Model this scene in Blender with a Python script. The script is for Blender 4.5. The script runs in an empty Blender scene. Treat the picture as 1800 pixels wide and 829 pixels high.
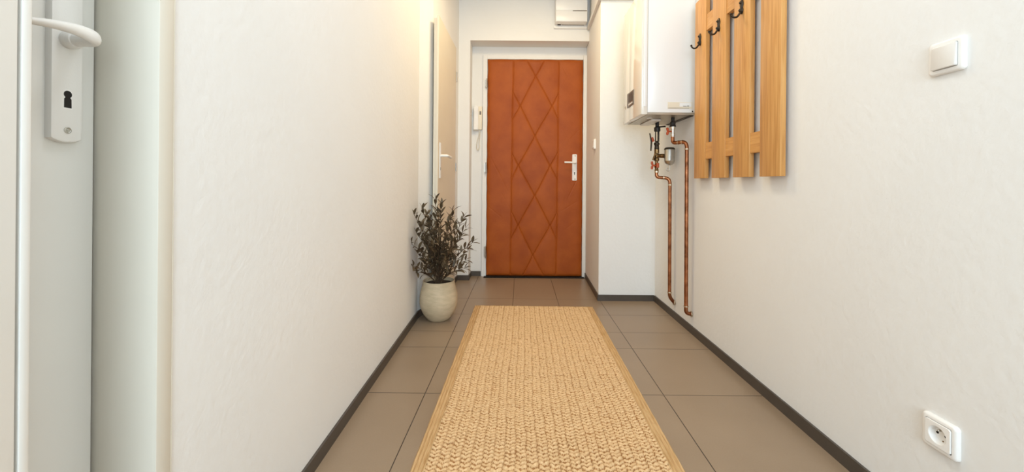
import bpy, bmesh, math, random
import numpy as np
from mathutils import Vector, Matrix, Quaternion

random.seed(7)
scene = bpy.context.scene
col = scene.collection
PI = math.pi

# ------------------------------------------------------------------ camera
cam_data = bpy.data.cameras.new('camera')
cam = bpy.data.objects.new('camera', cam_data)
col.objects.link(cam)
cam.location = (0, 0, 0.87)
cam.rotation_euler = (PI / 2, -0.0085, 0)
cam_data.sensor_fit = 'HORIZONTAL'
cam_data.sensor_width = 36
cam_data.lens = 14.0
cam_data.shift_x = -11 / 1800
cam_data.shift_y = -92.5 / 1800
cam_data.clip_start = 0.02
scene.camera = cam

# ------------------------------------------------------------------ light
world = bpy.data.worlds.new('world')
scene.world = world
world.use_nodes = True
world.node_tree.nodes['Background'].inputs[0].default_value = (0.9, 0.95, 1, 1)
world.node_tree.nodes['Background'].inputs[1].default_value = 0.3

def area(name, loc, rot, sx, sy, power, colour, spread=PI):
    d = bpy.data.lights.new(name, 'AREA')
    d.shape = 'RECTANGLE'; d.size = sx; d.size_y = sy
    d.energy = power; d.color = colour; d.spread = spread
    o = bpy.data.objects.new(name, d)
    col.objects.link(o)
    o.location = loc; o.rotation_euler = rot
    return o

area('rear_fill_light', (0.25, -2.28, 1.45), (PI / 2, 0, 0), 1.3, 1.6, 71, (0.70, 0.865, 1.0))  # unseen daylight fill added behind the camera
area('hall_ceiling_light', (0.12, 2.45, 2.54), (0, 0, 0), 0.45, 0.45, 15.5, (1.0, 0.80, 0.49))
area('near_overhead_light', (0.1, 0.9, 2.54), (0, 0, 0), 0.4, 0.4, 8.5, (0.86, 0.93, 1.0))  # unseen overhead light above the near end, no fixture modelled

scene.view_settings.view_transform = 'Standard'
scene.view_settings.look = 'None'
scene.view_settings.gamma = 1
scene.view_settings.use_curve_mapping = False
scene.view_settings.exposure = 0.0

# ------------------------------------------------------------------ materials
def lin(c):
    return tuple(((v / 255) / 12.92 if v / 255 <= 0.04045 else ((v / 255 + 0.055) / 1.055) ** 2.4) for v in c)

def mat(name, rgb, rough=0.5, metal=0.0, vary=0.0, vscale=8.0, bump=0.0, bscale=60.0, spec=0.5, coat=0.0,
        stretch=None, rgb2=None):
    """procedural material: base colour broken up by noise, with a noise bump"""
    m = bpy.data.materials.new(name)
    m.use_nodes = True
    nt = m.node_tree; N = nt.nodes; L = nt.links
    b = N['Principled BSDF']
    c = lin(rgb)
    b.inputs['Roughness'].default_value = rough
    b.inputs['Metallic'].default_value = metal
    b.inputs['Specular IOR Level'].default_value = spec
    b.inputs['Coat Weight'].default_value = coat
    b.inputs['Coat Roughness'].default_value = 0.08
    tc = N.new('ShaderNodeTexCoord'); mp = N.new('ShaderNodeMapping')
    L.new(tc.outputs['Object'], mp.inputs['Vector'])
    if stretch: mp.inputs['Scale'].default_value = stretch
    nz = N.new('ShaderNodeTexNoise'); nz.inputs['Scale'].default_value = vscale; nz.inputs['Detail'].default_value = 5
    L.new(mp.outputs[0], nz.inputs['Vector'])
    mx = N.new('ShaderNodeMix'); mx.data_type = 'RGBA'
    if rgb2:
        c2 = lin(rgb2); ca = c
    else:
        c2 = tuple(v * (1 - vary) for v in c); ca = tuple(min(1, v * (1 + vary)) for v in c)
    mx.inputs[6].default_value = (*ca, 1); mx.inputs[7].default_value = (*c2, 1)
    rp = N.new('ShaderNodeMapRange'); rp.inputs[1].default_value = 0.3; rp.inputs[2].default_value = 0.7
    L.new(nz.outputs[0], rp.inputs[0]); L.new(rp.outputs[0], mx.inputs[0])
    L.new(mx.outputs[2], b.inputs['Base Color'])
    if bump:
        n2 = N.new('ShaderNodeTexNoise'); n2.inputs['Scale'].default_value = bscale; n2.inputs['Detail'].default_value = 4
        L.new(mp.outputs[0], n2.inputs['Vector'])
        bp = N.new('ShaderNodeBump'); bp.inputs['Strength'].default_value = 1; bp.inputs['Distance'].default_value = bump
        L.new(n2.outputs[0], bp.inputs['Height']); L.new(bp.outputs[0], b.inputs['Normal'])
    return m

M = {}
M['wall'] = mat('painted_plaster', (240, 238, 234), 0.75, vary=0.012, vscale=3, bump=0.0012, bscale=45, spec=0.25)
M['ceiling'] = mat('ceiling_paint', (244, 243, 240), 0.9)
M['base'] = mat('dark_skirting_tile', (78, 70, 62), 0.42, vary=0.08, vscale=14)
M['gloss_white'] = mat('white_gloss_paint', (238, 236, 230), 0.3, vary=0.01, bump=0.0002, bscale=20)
M['frame'] = mat('cream_frame_paint', (226, 219, 204), 0.4, vary=0.01)
M['cream_door'] = mat('cream_door_paint', (232, 220, 198), 0.45, vary=0.03, vscale=3)
M['handle_white'] = mat('white_powder_coat', (243, 240, 235), 0.42, bump=0.0001, bscale=500)
M['dark'] = mat('dark_void', (22, 16, 10), 0.8)
M['steel'] = mat('brushed_steel', (190, 186, 178), 0.3, 1.0, vary=0.05, vscale=40)
M['plastic'] = mat('white_plastic', (246, 243, 238), 0.28, vary=0.004)
M['plastic_grey'] = mat('pale_grey_plastic', (232, 228, 222), 0.4)
M['ivory'] = mat('ivory_plastic', (236, 224, 200), 0.4)
M['leather'] = mat('rust_leatherette', (172, 86, 24), 0.5, vscale=7, rgb2=(154, 71, 17), bump=0.0012, bscale=38, spec=0.25)
M['boiler'] = mat('white_enamel', (248, 246, 242), 0.22, vary=0.003)
M['boiler_front'] = mat('gloss_front_enamel', (240, 234, 222), 0.12, vary=0.003, coat=0.3)
M['under'] = mat('grey_sheet_metal', (176, 166, 150), 0.35, 0.6, vary=0.1, vscale=10)
M['display'] = mat('display_bezel', (120, 108, 96), 0.3, 0.2)
M['screen'] = mat('dark_screen', (50, 48, 42), 0.3)
M['copper'] = mat('old_copper', (186, 124, 86), 0.34, 1.0, vscale=22, rgb2=(112, 68, 44), bump=0.0003, bscale=120)
M['solder'] = mat('solder_ring', (205, 190, 165), 0.35, 1.0, vary=0.08, vscale=60)
M['brass'] = mat('tarnished_brass', (150, 118, 78), 0.38, 1.0, vscale=60, rgb2=(70, 52, 34))
M['black_iron'] = mat('blackened_iron', (42, 36, 30), 0.42, 0.7, vscale=60, rgb2=(74, 62, 48), bump=0.0006, bscale=200)
M['black_plastic'] = mat('black_union', (30, 24, 20), 0.5)
M['red_handle'] = mat('red_valve_handle', (186, 78, 34), 0.45, vary=0.1, vscale=60)
M['nickel'] = mat('nickel_valve', (215, 208, 196), 0.25, 1.0, vary=0.06, vscale=60)
M['pot'] = mat('stone_glaze', (214, 194, 162), 0.62, vscale=16, rgb2=(192, 174, 142), bump=0.0012, bscale=50, stretch=(1, 1, 3))
M['soil'] = mat('dark_soil', (48, 36, 26), 0.95, vary=0.4, vscale=60, bump=0.006, bscale=90)
M['leaf'] = mat('olive_leaf', (106, 90, 66), 0.5, vscale=30, rgb2=(70, 57, 41), spec=0.4)
M['bark'] = mat('olive_stem', (82, 62, 42), 0.8, vary=0.2, vscale=60)
M['border'] = mat('jute_border', (222, 186, 138), 0.9, vscale=30, rgb2=(198, 158, 108), bump=0.002, bscale=90, stretch=(8, 0.5, 1), spec=0.15)
M['jute'] = mat('braided_jute', (234, 198, 152), 0.9, vscale=150, rgb2=(212, 172, 124), bump=0.0012, bscale=420, spec=0.12)
M['gap_shade'] = mat('jute_gap_shade', (176, 130, 84), 0.95, vary=0.15, vscale=120, spec=0.1)  # darker jute tone standing in for shade between the strands

def wood_mat(name, axis):
    m = bpy.data.materials.new(name); m.use_nodes = True
    nt = m.node_tree; N = nt.nodes; L = nt.links; b = N['Principled BSDF']
    b.inputs['Roughness'].default_value = 0.42
    b.inputs['Specular IOR Level'].default_value = 0.4
    tc = N.new('ShaderNodeTexCoord'); mp = N.new('ShaderNodeMapping')
    L.new(tc.outputs['Object'], mp.inputs['Vector'])
    mp.inputs['Scale'].default_value = (26, 26, 1.3) if axis == 'Z' else (26, 1.3, 26)
    n = N.new('ShaderNodeTexNoise'); n.inputs['Scale'].default_value = 3.2; n.inputs['Detail'].default_value = 7
    n.inputs['Distortion'].default_value = 0.6
    L.new(mp.outputs[0], n.inputs['Vector'])
    r = N.new('ShaderNodeValToRGB')
    r.color_ramp.elements[0].position = 0.30; r.color_ramp.elements[0].color = (*lin((196, 138, 76)), 1)
    r.color_ramp.elements[1].position = 0.68; r.color_ramp.elements[1].color = (*lin((222, 168, 102)), 1)
    e = r.color_ramp.elements.new(0.5); e.color = (*lin((211, 154, 88)), 1)
    L.new(n.outputs[0], r.inputs[0]); L.new(r.outputs[0], b.inputs['Base Color'])
    bp = N.new('ShaderNodeBump'); bp.inputs['Distance'].default_value = 0.0005
    L.new(n.outputs[0], bp.inputs['Height']); L.new(bp.outputs[0], b.inputs['Normal'])
    return m
M['wood'] = wood_mat('beech_upright_grain', 'Z')
M['wood_rail'] = wood_mat('beech_cross_grain', 'Y')

def floor_mat():
    m = bpy.data.materials.new('brown_grey_floor_tile'); m.use_nodes = True
    nt = m.node_tree; N = nt.nodes; L = nt.links; b = N['Principled BSDF']
    geo = N.new('ShaderNodeNewGeometry'); sx = N.new('ShaderNodeSeparateXYZ')
    L.new(geo.outputs['Position'], sx.inputs[0])
    def mth(op, a, bb=None, c=None):
        n = N.new('ShaderNodeMath'); n.operation = op
        for i, v in enumerate((a, bb, c)):
            if v is None: continue
            if isinstance(v, (int, float)): n.inputs[i].default_value = v
            else: L.new(v, n.inputs[i])
        return n.outputs[0]
    # slight skew of the joints along the hall
    xs = mth('SUBTRACT', sx.outputs['X'], mth('MULTIPLY', mth('SUBTRACT', sx.outputs['Y'], 2.2), 0.006))
    def lines(coord, vals):
        d = None
        for v in vals:
            a = mth('ABSOLUTE', mth('SUBTRACT', coord, v))
            d = a if d is None else mth('MINIMUM', d, a)
        return d
    dx = lines(xs, [-0.374, -0.036, 0.295, 0.612])
    dy = lines(sx.outputs['Y'], [-1.14, -0.68, -0.22, 0.25, 0.72, 1.185, 1.647, 2.108, 2.337, 2.645, 3.0])
    d = mth('MINIMUM', dx, dy)
    ln = N.new('ShaderNodeMapRange'); ln.interpolation_type = 'SMOOTHSTEP'
    ln.inputs[1].default_value = 0.0008; ln.inputs[2].default_value = 0.0022
    L.new(d, ln.inputs[0])
    n1 = N.new('ShaderNodeTexNoise'); n1.inputs['Scale'].default_value = 2.2; n1.inputs['Detail'].default_value = 8
    n2 = N.new('ShaderNodeTexNoise'); n2.inputs['Scale'].default_value = 260; n2.inputs['Detail'].default_value = 2
    L.new(geo.outputs['Position'], n1.inputs['Vector']); L.new(geo.outputs['Position'], n2.inputs['Vector'])
    r = N.new('ShaderNodeMapRange'); r.inputs[1].default_value = 0.3; r.inputs[2].default_value = 0.7
    L.new(mth('ADD', mth('MULTIPLY', n1.outputs[0], 0.75), mth('MULTIPLY', n2.outputs[0], 0.25)), r.inputs[0])
    mx = N.new('ShaderNodeMix'); mx.data_type = 'RGBA'
    mx.inputs[6].default_value = (*lin((142, 121, 99)), 1); mx.inputs[7].default_value = (*lin((158, 136, 113)), 1)
    L.new(r.outputs[0], mx.inputs[0])
    g = N.new('ShaderNodeMix'); g.data_type = 'RGBA'; g.inputs[6].default_value = (*lin((62, 50, 40)), 1)
    L.new(ln.outputs[0], g.inputs[0]); L.new(mx.outputs[2], g.inputs[7])
    L.new(g.outputs[2], b.inputs['Base Color'])
    rr = N.new('ShaderNodeMapRange'); rr.inputs[1].default_value = 0.3; rr.inputs[2].default_value = 0.7
    rr.inputs[3].default_value = 0.30; rr.inputs[4].default_value = 0.40
    L.new(n1.outputs[0], rr.inputs[0]); L.new(rr.outputs[0], b.inputs['Roughness'])
    bp = N.new('ShaderNodeBump'); bp.inputs['Distance'].default_value = 0.0012
    L.new(ln.outputs[0], bp.inputs['Height']); L.new(bp.outputs[0], b.inputs['Normal'])
    return m
M['floor'] = floor_mat()

# ------------------------------------------------------------------ helpers
def obj(name, bm, m, parent=None, smooth=None):
    me = bpy.data.meshes.new(name)
    bmesh.ops.recalc_face_normals(bm, faces=bm.faces)
    bm.to_mesh(me); bm.free()
    me.materials.append(m)
    if smooth is not None:
        me.polygons.foreach_set('use_smooth', [True] * len(me.polygons))
        me.set_sharp_from_angle(angle=math.radians(smooth))
    o = bpy.data.objects.new(name, me)
    col.objects.link(o)
    if parent is not None:
        o.parent = parent
        o.matrix_parent_inverse = Matrix.Translation(-parent_loc(parent))
    return o

def parent_loc(p):
    v = Vector(p.location)
    while p.parent is not None:
        p = p.parent
        # nested parents built by obj() sit at the world origin, so only the root counts
        v = Vector((0, 0, 0))
    return v

def thing(name, loc, label, cat, group=None):
    o = bpy.data.objects.new(name, None)
    col.objects.link(o); o.location = loc; o.empty_display_size = 0.1
    o['label'] = label; o['category'] = cat
    if group: o['group'] = group
    return o

def struct(name, bm, m, smooth=None):
    o = obj(name, bm, m, None, smooth); o['kind'] = 'structure'; return o

def box(bm, a, b, bev=0.0, seg=2):
    """axis-aligned box between corners a and b, optionally bevelled"""
    t = bmesh.new()
    x0, x1 = sorted((a[0], b[0])); y0, y1 = sorted((a[1], b[1])); z0, z1 = sorted((a[2], b[2]))
    vs = [t.verts.new(p) for p in ((x0, y0, z0), (x1, y0, z0), (x1, y1, z0), (x0, y1, z0),
                                   (x0, y0, z1), (x1, y0, z1), (x1, y1, z1), (x0, y1, z1))]
    for f in ((0, 3, 2, 1), (4, 5, 6, 7), (0, 1, 5, 4), (1, 2, 6, 5), (2, 3, 7, 6), (3, 0, 4, 7)):
        t.faces.new([vs[i] for i in f])
    if bev:
        bmesh.ops.bevel(t, geom=t.edges[:], offset=bev, segments=seg, profile=0.5, affect='EDGES')
    merge(bm, t)

def merge(bm, t, mtx=None):
    if mtx is not None: bmesh.ops.transform(t, matrix=mtx, verts=t.verts)
    me = bpy.data.meshes.new('tmp'); t.to_mesh(me); t.free()
    bm.from_mesh(me); bpy.data.meshes.remove(me)

def fillet(pts, r, n=7):
    """round the inner corners of a polyline"""
    pts = [Vector(p) for p in pts]
    out = [pts[0]]
    for i in range(1, len(pts) - 1):
        p = pts[i]; a = (pts[i - 1] - p); b = (pts[i + 1] - p)
        k = min(r, a.length * 0.49, b.length * 0.49)
        A = p + a.normalized() * k; B = p + b.normalized() * k
        for j in range(n + 1):
            t = j / n
            out.append((1 - t) ** 2 * A + 2 * t * (1 - t) * p + t * t * B)
    out.append(pts[-1])
    return out

def sweep(bm, pts, rad, seg=16, squash=1.0, cap=True, up=None):
    """tube along pts; rad is a number or a list; squash flattens the second axis"""
    pts = [Vector(p) for p in pts]
    n = len(pts)
    if isinstance(rad, (int, float)): rad = [rad] * n
    sq = squash if isinstance(squash, (list, tuple)) else [squash] * n
    tans = []
    for i in range(n):
        t = pts[min(i + 1, n - 1)] - pts[max(i - 1, 0)]
        tans.append(t.normalized())
    u = Vector(up) if up else (Vector((0, 0, 1)) if abs(tans[0].z) < 0.9 else Vector((1, 0, 0)))
    u = (u - tans[0] * u.dot(tans[0])).normalized()
    rings = []
    for i in range(n):
        if i:
            q = tans[i - 1].rotation_difference(tans[i]); u = q @ u
            u = (u - tans[i] * u.dot(tans[i])).normalized()
        w = tans[i].cross(u)
        rings.append([bm.verts.new(pts[i] + (u * math.cos(2 * PI * k / seg) + w * math.sin(2 * PI * k / seg) * sq[i]) * rad[i])
                      for k in range(seg)])
    for i in range(n - 1):
        for k in range(seg):
            bm.faces.new((rings[i][k], rings[i][(k + 1) % seg], rings[i + 1][(k + 1) % seg], rings[i + 1][k]))
    if cap:
        bm.faces.new(rings[0][::-1]); bm.faces.new(rings[-1])

def lathe(bm, prof, centre=(0, 0, 0), seg=48, axis=None):
    """revolve (radius, height) profile round z, or round another axis"""
    t = bmesh.new(); rings = []
    for r, z in prof:
        if r < 1e-6: rings.append([t.verts.new((0, 0, z))])
        else: rings.append([t.verts.new((r * math.cos(2 * PI * k / seg), r * math.sin(2 * PI * k / seg), z)) for k in range(seg)])
    for a, b in zip(rings, rings[1:]):
        for k in range(seg):
            k2 = (k + 1) % seg
            if len(a) == 1 and len(b) == 1: continue
            if len(a) == 1: t.faces.new((a[0], b[k], b[k2]))
            elif len(b) == 1: t.faces.new((a[k], a[k2], b[0]))
            else: t.faces.new((a[k], a[k2], b[k2], b[k]))
    mt = Matrix.Translation(centre)
    if axis is not None: mt = mt @ Vector((0, 0, 1)).rotation_difference(Vector(axis)).to_matrix().to_4x4()
    merge(bm, t, mt)

def rounded_outline(w, h, r, n=6):
    pts = []
    for cx, cy, a0 in ((w / 2 - r, h / 2 - r, 0), (-w / 2 + r, h / 2 - r, 90), (-w / 2 + r, -h / 2 + r, 180), (w / 2 - r, -h / 2 + r, 270)):
        for k in range(n + 1):
            a = math.radians(a0 + 90 * k / n); pts.append((cx + r * math.cos(a), cy + r * math.sin(a)))
    return pts

def loft(bm, layers, cap0=True, cap1=True):
    """layers: list of lists of 3d points (same count)"""
    rs = [[bm.verts.new(p) for p in l] for l in layers]
    n = len(rs[0])
    for a, b in zip(rs, rs[1:]):
        for k in range(n): bm.faces.new((a[k], a[(k + 1) % n], b[(k + 1) % n], b[k]))
    if cap0: bm.faces.new(rs[0][::-1])
    if cap1: bm.faces.new(rs[-1])

def prism(bm, outline, z0, z1):
    loft(bm, [[(x, y, z0) for x, y in outline], [(x, y, z1) for x, y in outline]])

# ------------------------------------------------------------------ room shell
ZC = 2.6
bm = bmesh.new(); box(bm, (-0.95, -2.42, -0.08), (1.25, 3.95, 0)); struct('floor', bm, M['floor'])
bm = bmesh.new(); box(bm, (-0.95, -2.42, ZC), (1.25, 3.95, ZC + 0.08)); struct('ceiling', bm, M['ceiling'])

WL = [(-0.600, 0.690), (-0.643, 2.56), (-0.594, 2.74), (-0.542, 3.565)]       # left wall face, plan
bm = bmesh.new(); prism(bm, WL + [(-0.90, 3.565), (-0.90, 0.690)], 0, ZC)
box(bm, (-0.600, -0.22, 2.02), (-0.90, 0.690, ZC)); box(bm, (-0.600, -2.30, 0), (-0.90, -0.22, ZC))
struct('wall_left', bm, M['wall'])
bm = bmesh.new(); box(bm, (1.026, -2.30, 0), (1.15, 2.975, ZC)); struct('wall_right', bm, M['wall'])
bm = bmesh.new(); prism(bm, [(0.606, 2.975), (1.15, 2.975), (1.15, 3.735), (0.631, 3.735)], 0, ZC)
struct('wall_pillar', bm, M['wall'])
bm = bmesh.new(); box(bm, (-0.90, 3.735, 0), (1.15, 3.85, ZC))
box(bm, (-0.90, 3.565, 0), (-0.440, 3.735, ZC)); box(bm, (-0.440, 3.565, 2.146), (0.6255, 3.735, ZC))
bmesh.ops.remove_doubles(bm, verts=bm.verts, dist=1e-5)
struct('wall_far', bm, M['wall'])
bm = bmesh.new()
box(bm, (-0.90, -2.42, 0), (-0.45, -2.30, ZC)); box(bm, (0.95, -2.42, 0), (1.15, -2.30, ZC))
box(bm, (-0.45, -2.42, 0), (0.95, -2.30, 0.6)); box(bm, (-0.45, -2.42, 2.3), (0.95, -2.30, ZC))
struct('wall_back', bm, M['wall'])
bm = bmesh.new()
for a, b in (((-0.45, 0.60), (-0.39, 2.30)), ((0.89, 0.60), (0.95, 2.30)), ((-0.39, 0.60), (0.89, 0.66)), ((-0.39, 2.24), (0.89, 2.30)), ((0.22, 0.66), (0.28, 2.24))):
    box(bm, (a[0], -2.40, a[1]), (b[0], -2.34, b[1]))
struct('added_window_1', bm, M['gloss_white'])  # unseen window, added to house the fill light behind the camera

# skirting tiles
HB = 0.045; TB = 0.008
def skirting(name, pts, side):
    """pts: plan polyline on the wall face; side: +1 shifts to the left of travel"""
    bm = bmesh.new()
    inner = [Vector(p) for p in pts]
    outer = []
    for i, p in enumerate(inner):
        ns = []
        if i: d = (inner[i] - inner[i - 1]).normalized(); ns.append(Vector((-d.y, d.x)) * side)
        if i < len(inner) - 1: d = (inner[i + 1] - inner[i]).normalized(); ns.append(Vector((-d.y, d.x)) * side)
        n = sum(ns, Vector((0, 0))).normalized()
        outer.append(p + n * TB / max(0.3, n.dot(ns[0])))
    prism(bm, [tuple(p) for p in inner] + [tuple(p) for p in outer[::-1]], 0, HB)
    return struct(name, bm, M['base'])
skirting('baseboard_left', WL, -1)
skirting('baseboard_far_left', [(-0.532, 3.565), (-0.440, 3.565), (-0.440, 3.735), (-0.345, 3.735)], -1)
skirting('baseboard_right', [(1.026, -2.29), (1.026, 2.965)], 1)
skirting('baseboard_pillar', [(1.018, 2.975), (0.606, 2.975), (0.631, 3.70)], 1)

# ------------------------------------------------------------------ rust padded entrance door
DX0, DX1, DZ0, DZ1, DY = -0.292, 0.594, 0.012, 2.020, 3.690
bm = bmesh.new()
box(bm, (DX0 - 0.045, 3.712, 0.0), (DX0 - 0.004, 3.735, DZ1 + 0.045), 0.002)
box(bm, (DX1 + 0.004, 3.700, 0.0), (0.6295, 3.735, DZ1 + 0.045), 0.002)
box(bm, (DX0 - 0.004, 3.712, DZ1 + 0.006), (DX1 + 0.004, 3.735, DZ1 + 0.045), 0.002)
struct('trim_1', bm, M['wall'])
bm = bmesh.new(); box(bm, (DX0 - 0.02, 3.66, 0.0), (DX1 + 0.02, 3.735, 0.006), 0.001)
struct('door_gap_shade', bm, M['dark'])  # dark strip standing in for the shaded gap under the door

bm = bmesh.new(); box(bm, (DX0 + 0.002, 3.704, DZ0), (DX1 - 0.002, 3.7345, DZ1 - 0.002))
door = struct('door_1', bm, M['ivory'])
door['label'] = 'rust brown quilted leatherette entrance door at the end of the hall'
# padding as a height field
nx, nz = 300, 670
xs = np.linspace(DX0, DX1, nx); zs = np.linspace(DZ0, DZ1, nz)
X, Z = np.meshgrid(xs, zs)
# the whole quilting leans a touch
Xl = X - 0.151 - (Z - 1.0) * 0.006
su = Xl / 0.148; sv = (Z - 1.863) / 0.277
wob = 0.02 * np.sin(Z * 7) + 0.015 * np.sin(Xl * 21 + Z * 5)
def dmod(t):
    t = (t + wob) % 2.0
    return np.minimum(t, 2 - t) * 0.1305
dA, dB = dmod(su + sv), dmod(su - sv)
half = 0.2125
dS = np.abs(np.abs(Xl + 0.002 * np.sin(Z * 9)) - half)
inside = (np.abs(Xl) < half)
def groove(d, w): return np.exp(-(d / w) ** 2)
h = np.zeros_like(X)
h -= 0.0050 * groove(dS, 0.0036)
k = np.where(inside, 1.0, 0.16)
fade = np.where(inside, 1, np.clip(1 - (np.abs(Xl) - half) / 0.17, 0, 1))
h -= 0.0052 * np.maximum(groove(dA, 0.0034), groove(dB, 0.0034)) * k * fade
dn = np.minimum(np.where(inside, np.minimum(dA, dB), 1), dS)
h += 0.0055 * (1 - np.exp(-dn / 0.030))
# buttons' dimples at the crossings
h -= 0.003 * np.exp(-((dA ** 2 + dB ** 2) / 0.009 ** 2)) * inside
edge = np.minimum(np.minimum(X - DX0, DX1 - X), np.minimum(Z - DZ0, DZ1 - Z))
h = (h + 0.010) * (1 - np.exp(-edge / 0.012))
# hand-stretched unevenness and creases
rs = np.random.RandomState(4)
for _ in range(26):
    fx, fz = rs.uniform(-22, 22), rs.uniform(-14, 14)
    h += rs.uniform(0.00008, 0.00035) * np.sin(fx * X + fz * Z + rs.uniform(0, 6)) * np.clip(edge / 0.02, 0, 1)
for cx, cz, a, ln_, dp in ((-0.20, 1.00, 0.5, 0.16, .0016), (-0.235, 0.62, 0.9, 0.14, .0012), (0.52, 1.33, -0.8, 0.10, .0012),
                           (0.50, 0.82, -0.45, 0.12, .0018), (0.47, 0.66, -1.0, 0.10, .0012), (-0.19, 1.30, -0.4, 0.12, .0010),
                           (-0.22, 0.35, -0.5, 0.13, .0012), (0.48, 0.48, -0.9, 0.09, .0010), (-0.13, 0.86, 0.5, 0.1, .0012)):
    dx_, dz_ = X - cx, Z - cz
    t_ = dx_ * math.sin(a) - dz_ * math.cos(a); n_ = dx_ * math.cos(a) + dz_ * math.sin(a)
    h -= dp * np.exp(-(n_ / 0.004) ** 2) * np.clip(1 - (t_ / ln_) ** 2, 0, 1)
Xe = X + 0.0012 * np.sin(Z * 40) * (edge < 0.004)
Ze = Z + 0.0015 * np.sin(X * 30) * ((DZ1 - Z) < 0.004)
co = np.stack([Xe, 3.704 - h * 1.0, Ze], -1).reshape(-1, 3)
idx = np.arange(nx * nz).reshape(nz, nx)
quads = np.stack([idx[:-1, :-1], idx[:-1, 1:], idx[1:, 1:], idx[1:, :-1]], -1).reshape(-1, 4)
def grid_mesh(name, co, quads, m, parent):
    me = bpy.data.meshes.new(name)
    me.vertices.add(len(co)); me.vertices.foreach_set('co', co.astype(np.float32).ravel())
    me.loops.add(quads.size); me.loops.foreach_set('vertex_index', quads.astype(np.int32).ravel())
    me.polygons.add(len(quads)); me.polygons.foreach_set('loop_start', np.arange(0, quads.size, 4, dtype=np.int32))
    me.polygons.foreach_set('loop_total', np.full(len(quads), 4, dtype=np.int32))
    me.update(calc_edges=True); me.validate()
    me.polygons.foreach_set('use_smooth', [True] * len(me.polygons))
    me.materials.append(m)
    o = bpy.data.objects.new(name, me); col.objects.link(o)
    if parent is not None:
        o.parent = parent; o.matrix_parent_inverse = Matrix.Translation(-parent_loc(parent))
    return o
pad = grid_mesh('quilted_padding', co, quads, M['leather'], door)
pad['label'] = 'rust leatherette padding stitched in diamonds'

# handle of the entrance door
HX, HY = 0.520, 3.690
bm = bmesh.new()
o2 = rounded_outline(0.044, 0.244, 0.008)
loft(bm, [[(HX + x, 3.700, 1.021 + z) for x, z in o2], [(HX + x, 3.688, 1.021 + z) for x, z in o2],
          [(HX + x * 0.93, 3.685, 1.021 + z * 0.985) for x, z in o2]])
hp = obj('handle_plate', bm, M['handle_white'], door, 40)
hp['label'] = 'white handle plate'
bm = bmesh.new()
for zz in (1.128, 0.913): lathe(bm, [(0, -.001), (0.0045, -.001), (0.0045, 0.001), (0, 0.001)], (HX + 0.004, 3.6845, zz), 16, (0, -1, 0))
obj('screw', bm, M['brass'], hp)
bm = bmesh.new()
lathe(bm, [(0, 0), (0.0055, 0), (0.0055, 0.001), (0, 0.001)], (HX, 3.6849, 0.972), 16, (0, -1, 0))
box(bm, (HX - 0.003, 3.6839, 0.952), (HX + 0.003, 3.6849, 0.972))
obj('keyhole', bm, M['dark'], hp)
bm = bmesh.new()
lathe(bm, [(0, 0), (0.012, 0), (0.012, 0.008), (0.010, 0.010), (0, 0.010)], (HX + 0.004, 3.6855, 1.064), 24, (0, -1, 0))
p = fillet([(HX + 0.004, 3.685, 1.064), (HX + 0.004, 3.632, 1.064), (HX - 0.100, 3.630, 1.066)], 0.014)
sweep(bm, p, 0.0085, 14)
obj('door_handle', bm, M['handle_white'], door, 50)
# hinges on the left edge
for z0, z1 in ((1.755, 1.838), (0.965, 1.06), (0.180, 0.285)):
    bm = bmesh.new()
    sweep(bm, [(DX0 - 0.008, 3.690, z0), (DX0 - 0.008, 3.690, z1)], 0.007, 12)
    sweep(bm, [(DX0 - 0.008, 3.690, z0 - 0.006), (DX0 - 0.008, 3.690, z0)], [0.003, 0.005], 10)
    box(bm, (DX0 - 0.022, 3.700, z0 + 0.008), (DX0 - 0.004, 3.711, z1 - 0.008))
    obj('hinge', bm, M['steel'], door, 40)

# ------------------------------------------------------------------ cream side door, ajar, on the left
a = Vector((-0.5425, 2.680)); b_ = Vector((-0.530, 3.345))
dr = (b_ - a).normalized(); nrm = Vector((-dr.y, dr.x))    # points away from the hall
def leaf(s0, s1, t0, t1, z0, z1, bm, bev=0.001):
    t = bmesh.new(); box(t, (s0, t0, z0), (s1, t1, z1), bev)
    mt = Matrix(((dr.x, nrm.x, 0, a.x), (dr.y, nrm.y, 0, a.y), (0, 0, 1, 0), (0, 0, 0, 1)))
    merge(bm, t, mt)
W2 = (b_ - a).length
bm = bmesh.new(); leaf(0, W2, 0, 0.013, 0.008, 2.0, bm); leaf(0.014, W2 - 0.014, 0.0125, 0.036, 0.008, 1.986, bm)
side_door = struct('door_2', bm, M['cream_door'])
side_door['label'] = 'cream side door standing slightly ajar behind the plant'
bm = bmesh.new(); leaf(0.040, 0.078, -0.007, 0.0, 0.90, 1.145, bm, 0.003)
pl2 = obj('handle_plate', bm, M['handle_white'], side_door)
bm = bmesh.new()
P0 = a + dr * 0.059
pp = fillet([(P0.x, P0.y, 1.055), (P0.x - nrm.x * 0.052, P0.y - nrm.y * 0.052, 1.055),
             (P0.x - nrm.x * 0.055 + dr.x * 0.11, P0.y - nrm.y * 0.055 + dr.y * 0.11, 1.050)], 0.012)
sweep(bm, pp, 0.009, 14)
obj('door_handle', bm, M['handle_white'], side_door, 50)
bm = bmesh.new(); leaf(0.056, 0.062, -0.0076, -0.0065, 0.955, 0.975, bm, 0)
obj('keyhole', bm, M['dark'], pl2)
for z0, z1 in ((1.72, 1.80), (0.965, 1.035)):
    bm = bmesh.new(); q = a + dr * (W2 + 0.006) - nrm * 0.004
    sweep(bm, [(q.x, q.y, z0), (q.x, q.y, z1)], 0.007, 12)
    obj('hinge', bm, M['steel'], side_door, 40)
# its steel frame on the wall
bm = bmesh.new()
prism(bm, [(-0.5315, 3.36), (-0.541, 3.40), (-0.555, 3.40), (-0.565, 3.36)], 0.045, 2.0)
struct('trim_3', bm, M['wall'])

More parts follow.
